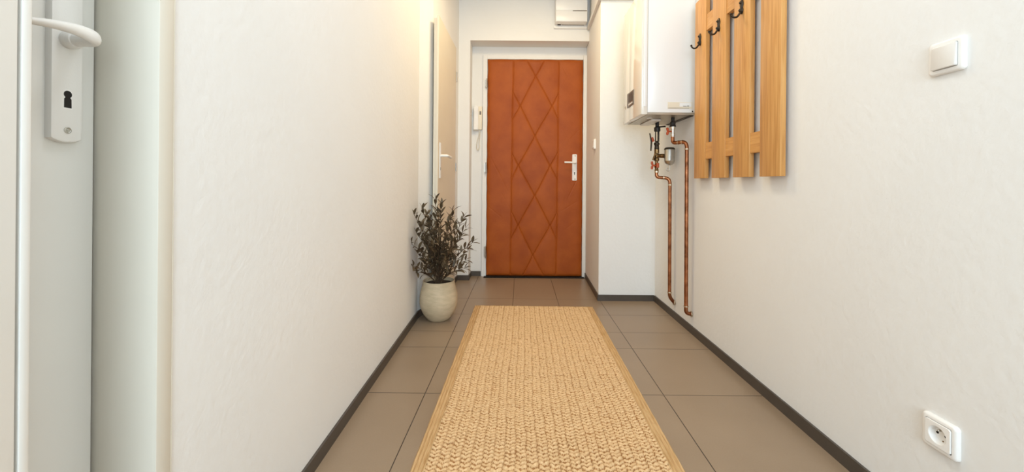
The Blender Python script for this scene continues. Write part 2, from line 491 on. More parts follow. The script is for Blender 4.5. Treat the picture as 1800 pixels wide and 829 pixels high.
# ------------------------------------------------------------------ near left: closed door in its frame
bm = bmesh.new(); box(bm, (-0.74, -0.155, 0.006), (-0.7005, 0.6565, 2.0), 0.0015)
nd = struct('door_3', bm, M['gloss_white'])
nd['label'] = 'white closed door with white lever handle at the left edge'
bm = bmesh.new()
box(bm, (-0.76, 0.6605, 0), (-0.597, 0.690, 2.02), 0.002)                 # far jamb, reveal faces the camera
box(bm, (-0.602, 0.689, 0.0), (-0.597, 0.6905, 2.05))
box(bm, (-0.76, -0.20, 0), (-0.597, -0.159, 2.02), 0.002)
box(bm, (-0.76, -0.159, 2.005), (-0.597, 0.6605, 2.02))
struct('trim_4', bm, M['frame'], 30)
# backing wall behind the leaf
# handle plate: long, rounded ends, bevelled rim, facing +x
PYC = 0.6095
def plate_layer(x, w, z0, z1, arc, n=10):
    """outline in y,z with shallow arched ends"""
    pts = []
    for k in range(n + 1):
        t = k / n * 2 - 1
        pts.append((x, PYC + t * w / 2, z0 + arc * t * t))
    for k in range(n + 1):
        t = 1 - k / n * 2
        pts.append((x, PYC + t * w / 2, z1 - arc * t * t))
    return pts
bm = bmesh.new()
loft(bm, [plate_layer(-0.7005, 0.043, 0.926, 1.175, 0.006), plate_layer(-0.694, 0.043, 0.926, 1.175, 0.006),
          plate_layer(-0.6915, 0.041, 0.927, 1.174, 0.006), plate_layer(-0.6905, 0.037, 0.929, 1.172, 0.006)])
pl = obj('handle_plate', bm, M['handle_white'], nd, 25)
bm = bmesh.new()
KZ = 1.000
n = 14; ring = []
for k in range(n + 1):
    an = math.radians(-55 + 290 * k / n); ring.append((0.0057 * math.cos(an), 0.0057 * math.sin(an)))
ring += [(-0.0050, -0.0070), (-0.0052, -0.0205), (0.0052, -0.0205), (0.0050, -0.0070)]
ring = [(PYC + y, KZ + z) for y, z in ring]
loft(bm, [[(-0.6915, y, z) for y, z in ring], [(-0.69035, y, z) for y, z in ring]])
obj('keyhole', bm, M['dark'], pl)
bm = bmesh.new()
ring2 = [(PYC + (y - PYC) * 1.28, KZ - 0.006 + (z - KZ + 0.006) * 1.16) for y, z in ring]
loft(bm, [[(-0.6915, y, z) for y, z in ring2], [(-0.6904, y, z) for y, z in ring2]])
obj('keyhole_rim', bm, M['plastic'], pl)
bm = bmesh.new()
lathe(bm, [(0, 0), (0.0050, 0), (0.0050, 0.0009), (0.0038, 0.0013), (0.0030, 0.0004), (0, 0.0004)], (-0.6906, PYC, 0.945), 24, (1, 0, 0))
lathe(bm, [(0, 0.0003), (0.0012, 0.0003), (0.0012, 0.001), (0, 0.001)], (-0.6906, PYC, 0.945), 12, (1, 0, 0))
obj('screw', bm, M['steel'], pl, 30)
bm = bmesh.new()
LZ = 1.083
lathe(bm, [(0, 0), (0.0128, 0), (0.0133, 0.001), (0.0133, 0.008), (0.0120, 0.0125), (0.0116, 0.0130), (0, 0.0130)], (-0.6905, PYC, LZ), 40, (1, 0, 0))
obj('handle_collar', bm, M['handle_white'], pl, 35)
bm = bmesh.new()
# lever: neck leaves the collar, turns towards the hinges and sweeps out, thinning
ctrl = [(-0.6785, PYC, LZ), (-0.666, PYC, LZ), (-0.653, PYC - 0.001, LZ), (-0.6435, PYC - 0.006, LZ), (-0.6385, PYC - 0.016, LZ + 0.001),
        (-0.638, PYC - 0.034, LZ + 0.0025), (-0.641, PYC - 0.058, LZ + 0.001), (-0.646, PYC - 0.082, LZ - 0.003), (-0.652, PYC - 0.106, LZ - 0.006), (-0.658, PYC - 0.124, LZ - 0.007)]
def catmull(P, n=8):
    P = [Vector(p) for p in P]; out = []
    for i in range(len(P) - 1):
        p0, p1, p2, p3 = P[max(i - 1, 0)], P[i], P[i + 1], P[min(i + 2, len(P) - 1)]
        for j in range(n):
            t = j / n
            out.append(0.5 * ((2 * p1) + (-p0 + p2) * t + (2 * p0 - 5 * p1 + 4 * p2 - p3) * t * t + (-p0 + 3 * p1 - 3 * p2 + p3) * t ** 3))
    out.append(P[-1]); return out
path = catmull(ctrl)
m_ = len(path) - 1
def interp(v, t):
    x = t * (len(v) - 1); i = min(int(x), len(v) - 2); f = x - i
    return v[i] * (1 - f) + v[i + 1] * f
rz = [interp([0.0095, 0.0095, 0.0102, 0.0106, 0.0102, 0.0086, 0.0064, 0.0048, 0.0042, 0.0030], i / m_) for i in range(m_ + 1)]
sq = [interp([1.0, 1.0, 0.8, 0.65, 0.62, 0.75, 1.0, 1.3, 1.4, 1.4], i / m_) for i in range(m_ + 1)]
sweep(bm, path, rz, 28, sq, up=(0, 0, 1))
obj('door_handle', bm, M['handle_white'], nd, 60)

# near left: leaf of the room door standing open against the wall
bm = bmesh.new()
box(bm, (-0.630, -0.36, 0.006), (-0.590, 0.4685, 2.0), 0.0012)
box(bm, (-0.630, 0.4680, 0.006), (-0.600, 0.4730, 2.0))
box(bm, (-0.630, 0.4725, 0.006), (-0.590, 0.4825, 2.0), 0.0015)
od = struct('door_4', bm, M['gloss_white'], 30)
od['label'] = 'edge of a white open door leaf cut off by the left frame side'

# ------------------------------------------------------------------ jute runner
RW, RY0, RY1 = 0.832, 0.30, 2.798
rug = thing('jute_rug', (0.097, 1.19, 0), 'long braided golden jute runner lying on the grey floor tiles', 'rug')
rug.rotation_euler = (0, 0, -0.0118)
def local_child(o):
    o.matrix_parent_inverse = Matrix.Identity(4)
RX = 0.109
bw = 0.046
y0, y1 = RY0 - 1.19, RY1 - 1.19 
inner_w = RW - 2 * bw
step = 0.0024
nx = int(inner_w / step); ny = int((y1 - y0 - 0.03) / step)
xs = np.linspace(-inner_w / 2, inner_w / 2, nx); ys = np.linspace(y0 + 0.012, y1 - 0.022, ny)
X, Y = np.meshgrid(xs, ys)
rs = np.random.RandomState(11)
wx = np.zeros_like(X); wy = np.zeros_like(X)
for _ in range(10):
    f1, f2 = rs.uniform(-14, 14), rs.uniform(-10, 10)
    wx += rs.uniform(0.0004, 0.0016) * np.sin(f1 * X * 1.3 + f2 * Y + rs.uniform(0, 6))
    wy += rs.uniform(0.0006, 0.0022) * np.sin(f2 * X * 1.6 + f1 * Y * 0.8 + rs.uniform(0, 6))
for _ in range(14):
    f1, f2 = rs.uniform(-90, 90), rs.uniform(-70, 70)
    wx += rs.uniform(0.0001, 0.0006) * np.sin(f1 * X + f2 * Y + rs.uniform(0, 6))
    wy += rs.uniform(0.0001, 0.0008) * np.sin(f2 * X + f1 * Y + rs.uniform(0, 6))
CW, CH = 0.0170, 0.0165
u = (X + wx) / CW
ci = np.floor(u); fu = u - ci
slant = np.where((ci % 2) == 0, 1, -1)
v = (Y + wy) / CH + slant * (fu - 0.5) * 0.42 + 0.5 * (np.floor(ci / 2) % 2)
row = np.floor(v); fv = v - row
def hash2(i, j, s=0.0):
    t = np.sin(i * 127.1 + j * 311.7 + s) * 43758.5453
    return t - np.floor(t)
# each stitch: a plump strand slanting one way in one column, the other way in the next
sz = 0.78 + 0.36 * hash2(ci, row)
du = (fu - 0.5 + 0.12 * (hash2(ci, row, 5) - 0.5)) / 0.66
dv = (fv - 0.5 + 0.16 * (hash2(ci, row, 3) - 0.5)) / (0.41 + 0.09 * hash2(ci, row, 9))
rr = np.abs(du) ** 2.3 + np.abs(dv) ** 2
hh = np.sqrt(np.clip(1.0 - rr, 0, 1)) * sz
hh += 0.07 * np.sin((fu * 2.0 * slant + fv * 4.0) * 2 * PI) * (rr < 0.9)
h = 0.0105 * hh
band = 1 + 0.20 * np.sin(Y * 19 + 0.6 * np.sin(X * 6)) * np.sin(Y * 7.3 + 1)
h = h * band
h += 0.0010 * np.sin(Y * 9 + X * 2)
co = np.stack([X, Y, 0.0045 + h], -1).reshape(-1, 3)
idx = np.arange(nx * ny).reshape(ny, nx)
quads = np.stack([idx[:-1, :-1], idx[:-1, 1:], idx[1:, 1:], idx[1:, :-1]], -1).reshape(-1, 4)
fld = grid_mesh('woven_field', co, quads, M['jute'], rug); local_child(fld)
# gaps coloured darker to stand in for shade where strands part
fld.data.materials.append(M['gap_shade'])
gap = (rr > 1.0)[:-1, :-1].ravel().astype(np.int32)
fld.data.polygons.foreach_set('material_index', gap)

# border: flat braid of long strands, four sides in one band
def border_mesh():
    bm = bmesh.new()
    def strip(p0, p1, n_dir, width, strands, n):
        d = (Vector(p1) - Vector(p0)); L_ = d.length; d.normalize(); nn = Vector(n_dir)
        cols = strands * 6
        grid = []
        for i in range(n + 1):
            s = i / n * L_; line = []
            for j in range(cols + 1):
                t = j / cols
                ph = abs(math.sin(PI * t * strands))
                hz = 0.0105 * min(1, 8 * min(t, 1 - t) + 0.15) - 0.0046 * (1 - ph) ** 1.5 + 0.0006 * math.sin(s * 60 + j) + 0.0004 * math.sin(s * 171 + j * 2.3)
                e = 0.0008 * math.sin(s * 43 + 2 * math.sin(s * 9)) if j in (0,) else 0
                p = Vector(p0) + d * s + nn * (t * width + e)
                line.append(bm.verts.new((p.x, p.y, max(0.0005, hz))))
            grid.append(line)
        for i in range(n):
            for j in range(cols): bm.faces.new((grid[i][j], grid[i][j + 1], grid[i + 1][j + 1], grid[i + 1][j]))
    strip((-RW / 2, y0, 0), (-RW / 2, y1, 0), (1, 0, 0), bw + 0.004, 4, 420)
    strip((RW / 2, y1, 0), (RW / 2, y0, 0), (-1, 0, 0), bw + 0.004, 4, 420)
    strip((-RW / 2 + bw, y1, 0), (RW / 2 - bw, y1, 0), (0, -1, 0), 0.026, 2, 140)
    strip((RW / 2 - bw, y0, 0), (-RW / 2 + bw, y0, 0), (0, 1, 0), 0.026, 2, 140)
    return bm
bd = obj('border', border_mesh(), M['border'], rug, 60); local_child(bd)

# ------------------------------------------------------------------ potted olive
PX, PY = -0.502, 2.545
plant = thing('potted_plant', (PX, PY, 0), 'small dark leaved olive plant in a beige stoneware pot against the left wall', 'plant')
bm = bmesh.new()
lathe(bm, [(0, 0), (0.060, 0), (0.066, 0.004), (0.080, 0.018), (0.099, 0.045), (0.1125, 0.078), (0.1185, 0.108), (0.119, 0.132),
           (0.1165, 0.165), (0.1095, 0.195), (0.1025, 0.222), (0.0995, 0.237), (0.100, 0.245), (0.0985, 0.2485), (0.0955, 0.2485), (0.0935, 0.244),
           (0.0945, 0.222), (0.095, 0.20), (0, 0.20)], (PX, PY, 0), 64)
obj('pot', bm, M['pot'], plant, 40)
bm = bmesh.new()
lathe(bm, [(0, 0.205), (0, 0.232), (0.03, 0.231), (0.06, 0.229), (0.0935, 0.226), (0.0935, 0.205)], (PX, PY, 0), 40)
obj('soil', bm, M['soil'], plant, 40)
# branches: tips given relative to the pot centre (x, y, z), measured on the plant
base = Vector((PX, PY, 0.222))
tips = [(-0.019, -0.045, 0.758), (0.006, 0.035, 0.726), (0.090, -0.025, 0.686), (0.161, -0.045, 0.649), (-0.095, -0.065, 0.702), (-0.113, -0.185, 0.679), (-0.123, -0.205, 0.510), (-0.118, -0.185, 0.372), (0.216, -0.045, 0.493), (0.179, -0.085, 0.389), (0.143, -0.125, 0.341), (0.165, 0.035, 0.572), (0.086, -0.125, 0.649), (-0.029, -0.125, 0.648), (-0.089, -0.145, 0.598), (-0.096, -0.165, 0.447), (0.032, -0.165, 0.567), (0.101, -0.165, 0.465), (-0.099, 0.075, 0.655), (0.086, 0.095, 0.591), (0.173, 0.075, 0.426), (-0.111, 0.055, 0.482), (0.008, -0.085, 0.680), (-0.104, -0.145, 0.330), (0.015, 0.115, 0.493), (0.157, -0.085, 0.540), (0.113, -0.025, 0.442), (-0.077, -0.085, 0.373), (-0.004, -0.185, 0.502), (0.081, -0.185, 0.394), (-0.114, -0.125, 0.561), (0.165, -0.025, 0.327), (-0.007, -0.005, 0.601)]
stem_bm = bmesh.new(); leaf_bm = bmesh.new()
def add_leaf(bm, p, d, length, width, tw):
    """a lance-shaped leaf with a folded midrib and a little curl"""
    d = d.normalized()
    s = d.cross(Vector((0, 0, 1)))
    s = s.normalized() if s.length > 1e-3 else Vector((1, 0, 0))
    s = Quaternion(d, tw) @ s
    nrm_ = s.cross(d)
    prof = [(0, 0.06), (0.12, 0.42), (0.32, 0.92), (0.52, 1.0), (0.74, 0.74), (0.90, 0.36), (1.0, 0.02)]
    prev = None
    for t, w in prof:
        c = p + d * (t * length) + nrm_ * (length * (0.10 * math.sin(t * 2.6)) - 0.10 * length * t * t)
        l = bm.verts.new(c + s * w * width / 2 + nrm_ * width * 0.12 * w)
        m0 = bm.verts.new(c)
        r = bm.verts.new(c - s * w * width / 2 + nrm_ * width * 0.12 * w)
        if prev:
            bm.faces.new((prev[0], prev[1], m0, l)); bm.faces.new((prev[1], prev[2], r, m0))
        prev = (l, m0, r)
def rnd(a, b): return random.uniform(a, b)
WALLX = -0.618
for i, (tx, ty, tz) in enumerate(tips):
    tip = Vector((PX + tx, PY + ty, tz))
    st = base + Vector((rnd(-0.012, 0.012), rnd(-0.012, 0.012), 0))
    mid = st.lerp(tip, 0.5); mid.z += 0.05 if tz > 0.45 else 0.03
    mid.x = st.x + (tip.x - st.x) * (0.34 if tz > 0.5 else 0.42); mid.y = st.y + (tip.y - st.y) * 0.36
    P = [((1 - t) ** 2) * st + 2 * t * (1 - t) * mid + t * t * tip for t in [j / 12 for j in range(13)]]
    P = [q + Vector((rnd(-.003, .003), rnd(-.003, .003), 0)) if 0 < k_ < 12 else q for k_, q in enumerate(P)]
    sweep(stem_bm, P, [0.0048 * (1 - 0.75 * j / 12) if i < 9 else 0.0034 * (1 - 0.7 * j / 12) for j in range(13)], 6)
    L_ = sum((P[j + 1] - P[j]).length for j in range(12))
    nl = int(L_ * 0.62 / 0.030)
    for k_ in range(nl + 1):
        t = 1 - 0.70 * k_ / max(1, nl)
        x_ = t * 12; j = min(int(x_), 11); p = P[j].lerp(P[j + 1], x_ - j)
        d = (P[j + 1] - P[j]).normalized()
        side = d.cross(Vector((0, 1, 0.2))).normalized()
        side = Quaternion(d, k_ * 1.9 + rnd(-.4, .4)) @ side
        for sgn in (1, -1):
            dd = d * rnd(0.55, 1.0) + side * sgn * rnd(0.6, 1.0) + Vector((0, 0, 0.12))
            ln_ = rnd(0.046, 0.070)
            if p.x + dd.normalized().x * ln_ < WALLX: dd.x = abs(dd.x) * 0.3
            add_leaf(leaf_bm, p, dd, ln_, rnd(0.0140, 0.0195), rnd(-0.6, 0.6))
    add_leaf(leaf_bm, tip, (P[12] - P[11]) + Vector((rnd(-.004, .004), 0, .004)), 0.048, 0.015, rnd(-.6, .6))
obj('stem', stem_bm, M['bark'], plant, 60)
fol = obj('foliage', leaf_bm, M['leaf'], plant, 80)
lim = -0.622
for v in fol.data.vertices:
    if v.co.x < lim: v.co.x = lim + 0.2 * (v.co.x - lim) * 0.1

# ------------------------------------------------------------------ boiler
BX0, BX1, BY0, BY1, BZ0, BZ1 = 0.716, 1.0255, 2.320, 2.730, 1.278, 2.02
boiler = thing('gas_boiler', (1.0255, 2.52, BZ0), 'white wall hung boiler with small display beside the coat rack', 'boiler')
bm = bmesh.new(); box(bm, (BX0 + 0.034, BY0 + 0.001, BZ0 + 0.012), (BX1, BY1, BZ1), 0.002)
obj('casing', bm, M['boiler'], boiler, 30)
bm = bmesh.new()
box(bm, (BX0, BY0, BZ0), (BX0 + 0.033, BY1, BZ1), 0.003)
fc = obj('front_cover', bm, M['boiler_front'], boiler, 30)
bm = bmesh.new(); box(bm, (BX0 + 0.010, BY0 - 0.004, BZ0 + 0.045), (BX0 + 0.027, BY0 + 0.001, BZ1 - 0.03), 0.0018)
obj('grip_strip', bm, M['boiler'], fc, 30)
bm = bmesh.new(); box(bm, (BX0 - 0.0025, BY0 + 0.002, BZ0 + 0.003), (BX0 + 0.001, BY0 + 0.26, BZ1 - 0.003), 0.001)
obj('glossy_panel', bm, M['boiler_front'], fc, 30)
bm = bmesh.new(); box(bm, (BX0 - 0.0065, 2.470, 1.368), (BX0 - 0.002, 2.618, 1.460), 0.002)
dp_ = obj('display_panel', bm, M['display'], boiler, 30)
bm = bmesh.new(); box(bm, (BX0 - 0.0080, 2.490, 1.398), (BX0 - 0.0060, 2.580, 1.450), 0.0006)
obj('screen', bm, M['screen'], dp_)
bm = bmesh.new()
for k_ in range(4): box(bm, (BX0 - 0.0078, 2.492 + 0.024 * k_, 1.378), (BX0 - 0.0060, 2.508 + 0.024 * k_, 1.388), 0.0005)
obj('button_row', bm, M['plastic_grey'], dp_)
bm = bmesh.new()
lathe(bm, [(0.010, 0), (0.012, 0.0006), (0.0125, 0.0012), (0.0115, 0.0012), (0.010, 0.0008)], (BX0 - 0.0004, 2.69, 1.385), 32, (-1, 0, 0))
obj('emblem_ring', bm, M['plastic_grey'], fc)
# bottom plate with openings
bm = bmesh.new(); box(bm, (BX0 + 0.034, BY0 + 0.002, BZ0 - 0.001), (BX1, BY1, BZ0 + 0.0115), 0.001)
bt = obj('bottom_plate', bm, M['under'], boiler)
bm = bmesh.new(); lathe(bm, [(0, 0), (0.018, 0), (0.020, -0.004), (0.014, -0.006), (0, -0.006)], (BX0 + 0.085, 2.43, BZ0 - 0.001), 32)
obj('pressure_gauge', bm, M['plastic_grey'], boiler, 30)
bm = bmesh.new(); box(bm, (BX0 + 0.105, 2.47, BZ0 - 0.012), (0.884, 2.70, BZ0 - 0.001), 0.005, 3)
obj('drain_tray', bm, M['plastic_grey'], boiler, 40)
bm = bmesh.new(); box(bm, (1.002, BY0 + 0.02, BZ0 - 0.005), (BX1, BY1 - 0.02, BZ0 - 0.001), 0.001)
obj('wall_bracket', bm, M['black_iron'], boiler)
# rating label on the side
bm = bmesh.new(); box(bm, (0.866, BY0 - 0.002, 1.312), (1.008, BY0 + 0.0012, 1.350), 0.0006)
rl = obj('data_label', bm, M['ivory'], boiler)
bm = bmesh.new()
box(bm, (0.935, BY0 - 0.0026, 1.324), (1.004, BY0 - 0.0018, 1.346))
obj('label_sticker', bm, M['plastic'], rl)
bm = bmesh.new()
box(bm, (0.870, BY0 - 0.0030, 1.3145), (0.990, BY0 - 0.0022, 1.3165))
box(bm, (0.955, BY0 - 0.0034, 1.326), (0.975, BY0 - 0.0024, 1.329)); box(bm, (0.978, BY0 - 0.0034, 1.326), (0.990, BY0 - 0.0024, 1.330))
obj('print', bm, M['display'], rl)
bm = bmesh.new(); lathe(bm, [(0, 0), (0.004, 0), (0.004, 0.002), (0, 0.003)], (1.012, BY0 + 0.001, 1.297), 12, (0, -1, 0))
obj('screw', bm, M['black_iron'], boiler)

# ------------------------------------------------------------------ copper pipes
RP = 0.011
def ring(owner, p, ax, r, l):
    bm = bmesh.new()
    lathe(bm, [(0, -l / 2), (r, -l / 2), (r + 0.0008, 0), (r, l / 2), (0, l / 2)], p, 24, ax)
    obj('solder_joint', bm, M['solder'], owner, 40)
# right-hand pipe
VX, VY = 0.936, 2.420
rp = thing('copper_pipe', (0.990, 2.335, 0.10), 'right one of two copper pipes, nearer the coat rack, with bright valve under the boiler', 'pipe', 'copper pipes under the boiler')
bm = bmesh.new()
sweep(bm, fillet([(VX, VY, 1.165), (VX, VY, 1.122), (0.984, 2.330, 1.122), (0.990, 2.335, 0.118), (1.0255, 2.335, 0.112)], 0.034), RP, 20)
obj('pipe', bm, M['copper'], rp, 40)
bm = bmesh.new()
ring(rp, (0.9845, 2.330, 1.078), (0, 0, 1), RP + 0.002, 0.007)
d_ = Vector((0.984 - VX, 2.330 - VY, 0)).normalized()
for t in (0.42, 0.70):
    q = Vector((VX, VY, 1.122)).lerp(Vector((0.984, 2.330, 1.122)), t); ring(rp, q, d_, RP + 0.002, 0.006)
ring(rp, (0.990, 2.335, 0.158), (0, 0, 1), RP + 0.0022, 0.008)
ring(rp, (1.020, 2.335, 0.113), (1, 0, 0), RP + 0.005, 0.006)
bm = bmesh.new()
lathe(bm, [(0, 0), (0.011, 0), (0.011, 0.004), (0.0145, 0.005), (0.0145, 0.020), (0.012, 0.022), (0.012, 0.044), (0.0155, 0.046), (0.0165, 0.058), (0.0155, 0.064), (0, 0.064)], (VX, VY, 1.160), 24)
vb = obj('valve_body', bm, M['nickel'], rp, 35)
bm = bmesh.new()
lathe(bm, [(0, 0), (0.019, 0), (0.019, 0.004), (0.016, 0.010), (0.017, 0.026), (0.011, 0.034), (0.011, 0.056), (0, 0.056)], (VX, VY, 1.221), 10)
obj('union_nut', bm, M['black_plastic'], rp, 25)
bm = bmesh.new()
sweep(bm, [(VX - 0.012, VY - 0.004, 1.192), (VX - 0.032, VY - 0.010, 1.192)], 0.005, 12)
for s_ in (1, -1):
    sweep(bm, [(VX - 0.032, VY - 0.010, 1.192 + s_ * 0.002), (VX - 0.036, VY - 0.012, 1.192 + s_ * 0.012), (VX - 0.040, VY - 0.014, 1.192 + s_ * 0.021)], [0.007, 0.0085, 0.006], 14, 0.6)
obj('valve_handle', bm, M['red_handle'], rp, 50)

# left-hand pipe with filter
FX, FY = 0.909, 2.620
lp = thing('copper_pipe', (0.990, 2.590, 0.10), 'left one of two copper pipes, nearer the pillar, with red butterfly valve and metal filter', 'pipe', 'copper pipes under the boiler')
bm = bmesh.new()
sweep(bm, fillet([(FX, FY, 0.955), (FX, FY, 0.918), (0.986, 2.590, 0.912), (0.990, 2.590, 0.138), (1.0255, 2.590, 0.100)], 0.034), RP, 20)
obj('pipe', bm, M['copper'], lp, 40)
bm = bmesh.new()
ring(lp, (0.987, 2.590, 0.868), (0, 0, 1), RP + 0.002, 0.007)
d_ = Vector((0.986 - FX, 2.590 - FY, 0)).normalized()
ring(lp, Vector((FX, FY, 0.918)).lerp(Vector((0.986, 2.590, 0.912)), 0.55), d_, RP + 0.002, 0.006)
ring(lp, (FX, FY, 0.953), (0, 0, 1), RP + 0.003, 0.012)
ring(lp, (0.990, 2.590, 0.170), (0, 0, 1), RP + 0.0025, 0.008)
ring(lp, (1.019, 2.590, 0.105), (1, 0, 0), RP + 0.006, 0.008)
bm = bmesh.new()
lathe(bm, [(0, 0), (0.013, 0), (0.014, 0.006), (0.011, 0.010), (0.012, 0.020), (0.015, 0.024), (0.015, 0.040), (0.011, 0.044), (0.010, 0.062),
           (0.016, 0.066), (0.017, 0.080), (0.009, 0.088), (0.009, 0.110), (0.016, 0.114), (0.016, 0.140), (0.012, 0.145)], (FX, FY, 0.960), 12)
sweep(bm, [(FX + 0.006, FY - 0.004, 1.058), (FX + 0.040, FY - 0.030, 1.056)], [0.012, 0.015], 16)     # branch to the filter
sweep(bm, [(FX - 0.006, FY, 1.078), (FX - 0.026, FY - 0.006, 1.030)], [0.008, 0.006], 12)
obj('fitting_body', bm, M['brass'], lp, 30)
bm = bmesh.new()
lathe(bm, [(0, 0), (0.014, 0), (0.016, 0.006), (0.014, 0.028), (0.018, 0.032), (0.018, 0.046), (0.010, 0.050), (0.010, 0.058), (0, 0.058)], (FX, FY, 1.098), 12)
sweep(bm, [(FX + 0.010, FY, 1.15), (FX + 0.010, FY, 1.225)], 0.0065, 12)
sweep(bm, [(FX - 0.008, FY, 1.15), (FX - 0.008, FY, 1.225)], 0.004, 10)
sweep(bm, [(FX - 0.050, FY - 0.01, 1.205), (FX - 0.044, FY - 0.01, 1.175), (FX - 0.038, FY - 0.01, 1.150), (FX - 0.042, FY - 0.01, 1.090)], [0.004, 0.005, 0.006, 0.0045], 12)
obj('upper_fitting', bm, M['black_iron'], lp, 35)
bm = bmesh.new()
lathe(bm, [(0, 0), (0.018, 0), (0.020, 0.005), (0.020, 0.026), (0.012, 0.032), (0.012, 0.060), (0, 0.060)], (FX + 0.002, FY, 1.218), 14)
sweep(bm, [(FX + 0.004, FY, 1.247), (FX + 0.05, FY - 0.02, 1.250)], 0.005, 10)
obj('union_nut', bm, M['black_plastic'], lp, 30)
bm = bmesh.new()
sweep(bm, [(FX - 0.010, FY - 0.008, 0.995), (FX - 0.030, FY - 0.012, 0.995)], 0.005, 12)
sweep(bm, [(FX + 0.002, FY - 0.013, 0.980), (FX + 0.002, FY - 0.013, 1.010)], 0.010, 12)
for s_ in (1, -1):
    sweep(bm, [(FX - 0.029, FY - 0.012, 0.995), (FX - 0.034, FY - 0.012, 0.995 + s_ * 0.012), (FX - 0.035, FY - 0.012, 0.995 + s_ * 0.026)], [0.006, 0.0085, 0.0065], 14, 0.6)
obj('valve_handle', bm, M['red_handle'], lp, 50)
bm = bmesh.new()
sweep(bm, [(FX - 0.036, FY - 0.018, 1.178), (FX - 0.028, FY - 0.018, 1.150)], [0.006, 0.0085], 12, 0.6)
obj('valve_handle', bm, M['red_handle'], lp, 50)
# steel filter bowl
CX, CY = FX + 0.066, FY - 0.050
bm = bmesh.new()
lathe(bm, [(0, 0.112), (0.018, 0.112), (0.0305, 0.104), (0.0325, 0.097), (0.0325, 0.030), (0.0335, 0.028), (0.0325, 0.026), (0.028, 0.012), (0.016, 0.002), (0.005, 0), (0, 0)], (CX, CY, 0.995), 40)
fb = obj('filter_bowl', bm, M['steel'], lp, 40)
bm = bmesh.new()
lathe(bm, [(0.020, 0.112), (0.026, 0.1135), (0.0335, 0.106), (0.0335, 0.100), (0.030, 0.104)], (CX, CY, 0.9955), 40)
obj('filter_cap', bm, M['black_iron'], fb, 40)
bm = bmesh.new()
sweep(bm, catmull([(CX + 0.002, CY, 0.999), (CX + 0.003, CY, 0.975), (CX - 0.002, CY, 0.960), (CX - 0.012, CY, 0.957), (CX - 0.019, CY, 0.966), (CX - 0.015, CY, 0.976), (CX - 0.010, CY, 0.972)], 6), 0.0024, 10)
obj('drain_hook', bm, M['steel'], fb, 50)

# ------------------------------------------------------------------ coat rack
rack = thing('coat_rack', (1.0255, 1.845, 0.906), 'beech slatted coat rack with black hooks hanging on the right wall', 'coat rack')
XF = 0.990; T = 0.0215; K = 1.0154
for k_ in range(4):
    y_ = (1.484 + 0.2 * k_) * K
    bm = bmesh.new(); box(bm, (XF, y_, 0.906), (XF + T, y_ + 0.129, 1.890), 0.0016, 2)
    obj('slat', bm, M['wood'], rack, 30)
for z0 in (1.008, 1.690):
    bm = bmesh.new()
    for k_ in range(3):
        y_ = (1.484 + 0.2 * k_) * K + 0.129
        box(bm, (XF + 0.004, y_ - 0.0005, z0), (XF + 0.0195, y_ + 0.0745, z0 + 0.086), 0.0006, 1)
    box(bm, (XF + T, 1.52, z0), (XF + T + 0.006, 2.23, z0 + 0.086), 0.001)
    for y_ in (1.57, 1.87, 2.16): box(bm, (XF + T + 0.005, y_ - 0.012, z0 + 0.02), (1.026, y_ + 0.012, z0 + 0.06))
    obj('rail', bm, M['wood_rail'], rack, 30)
for k_ in (1, 2, 3):
    yc = (1.484 + 0.2 * k_) * K + 0.062
    zc = 1.655
    bm = bmesh.new()
    # leaf-shaped back plate, two lobes
    prof = [(0.0, 0.0025), (0.006, 0.0075), (0.014, 0.0105), (0.022, 0.0085), (0.028, 0.0055), (0.034, 0.0085), (0.044, 0.0115), (0.054, 0.0090), (0.062, 0.0055), (0.066, 0.0015)]
    L0 = []
    for z_, w_ in prof: L0.append((yc + w_, zc - 0.024 + z_))
    for z_, w_ in prof[::-1]: L0.append((yc - w_, zc - 0.024 + z_))
    cz_ = sum(p[1] for p in L0) / len(L0)
    loft(bm, [[(XF, y, z) for y, z in L0], [(XF - 0.004, y, z) for y, z in L0],
              [(XF - 0.008, yc + (y - yc) * 0.6, cz_ + (z - cz_) * 0.85) for y, z in L0]])
    lathe(bm, [(0, 0), (0.0065, 0), (0.006, 0.005), (0.003, 0.008), (0, 0.0085)], (XF - 0.006, yc, zc + 0.026), 14, (-1, 0, 0))
    lathe(bm, [(0, 0), (0.0075, 0), (0.007, 0.006), (0.003, 0.0105), (0, 0.011)], (XF - 0.006, yc, zc - 0.008), 14, (-1, 0, 0))
    arm = catmull([(XF - 0.006, yc, zc - 0.010), (XF - 0.013, yc, zc - 0.024), (XF - 0.024, yc, zc - 0.037), (XF - 0.038, yc, zc - 0.039), (XF - 0.048, yc, zc - 0.031), (XF - 0.050, yc, zc - 0.026)], 6)
    sweep(bm, arm, [0.0050 - 0.0016 * i / (len(arm) - 1) for i in range(len(arm))], 12)
    t = bmesh.new(); bmesh.ops.create_uvsphere(t, u_segments=14, v_segments=8, radius=0.0055)
    merge(bm, t, Matrix.Translation((XF - 0.050, yc, zc - 0.025)))
    hk = obj('hook', bm, M['black_iron'], rack, 45)

# ------------------------------------------------------------------ switches and socket
def frame_shape(bm, xw, yc, zc, s, depth, hole, sign=-1, nrm_x=True):
    """rounded square frame standing off a wall at x = xw, towards -x"""
    o = rounded_outline(s, s, 0.009, 6)
    def lay(x, k_, r=None):
        oo = rounded_outline(s * k_, s * k_, max(0.003, 0.009 * k_), 6) if r is None else rounded_outline(s * k_, s * k_, r, 6)
        return [(x, yc + y, zc + z) for y, z in oo]
    hk_ = hole / s
    loft(bm, [lay(xw, 1.0), lay(xw - depth * 0.45, 1.0), lay(xw - depth * 0.75, 0.975), lay(xw - depth * 0.95, 0.92), lay(xw - depth, 0.86),
              lay(xw - depth, hk_ + 0.01, 0.004), lay(xw - depth + 0.001, hk_, 0.004), lay(xw - depth + 0.006, hk_, 0.004)], True, False)

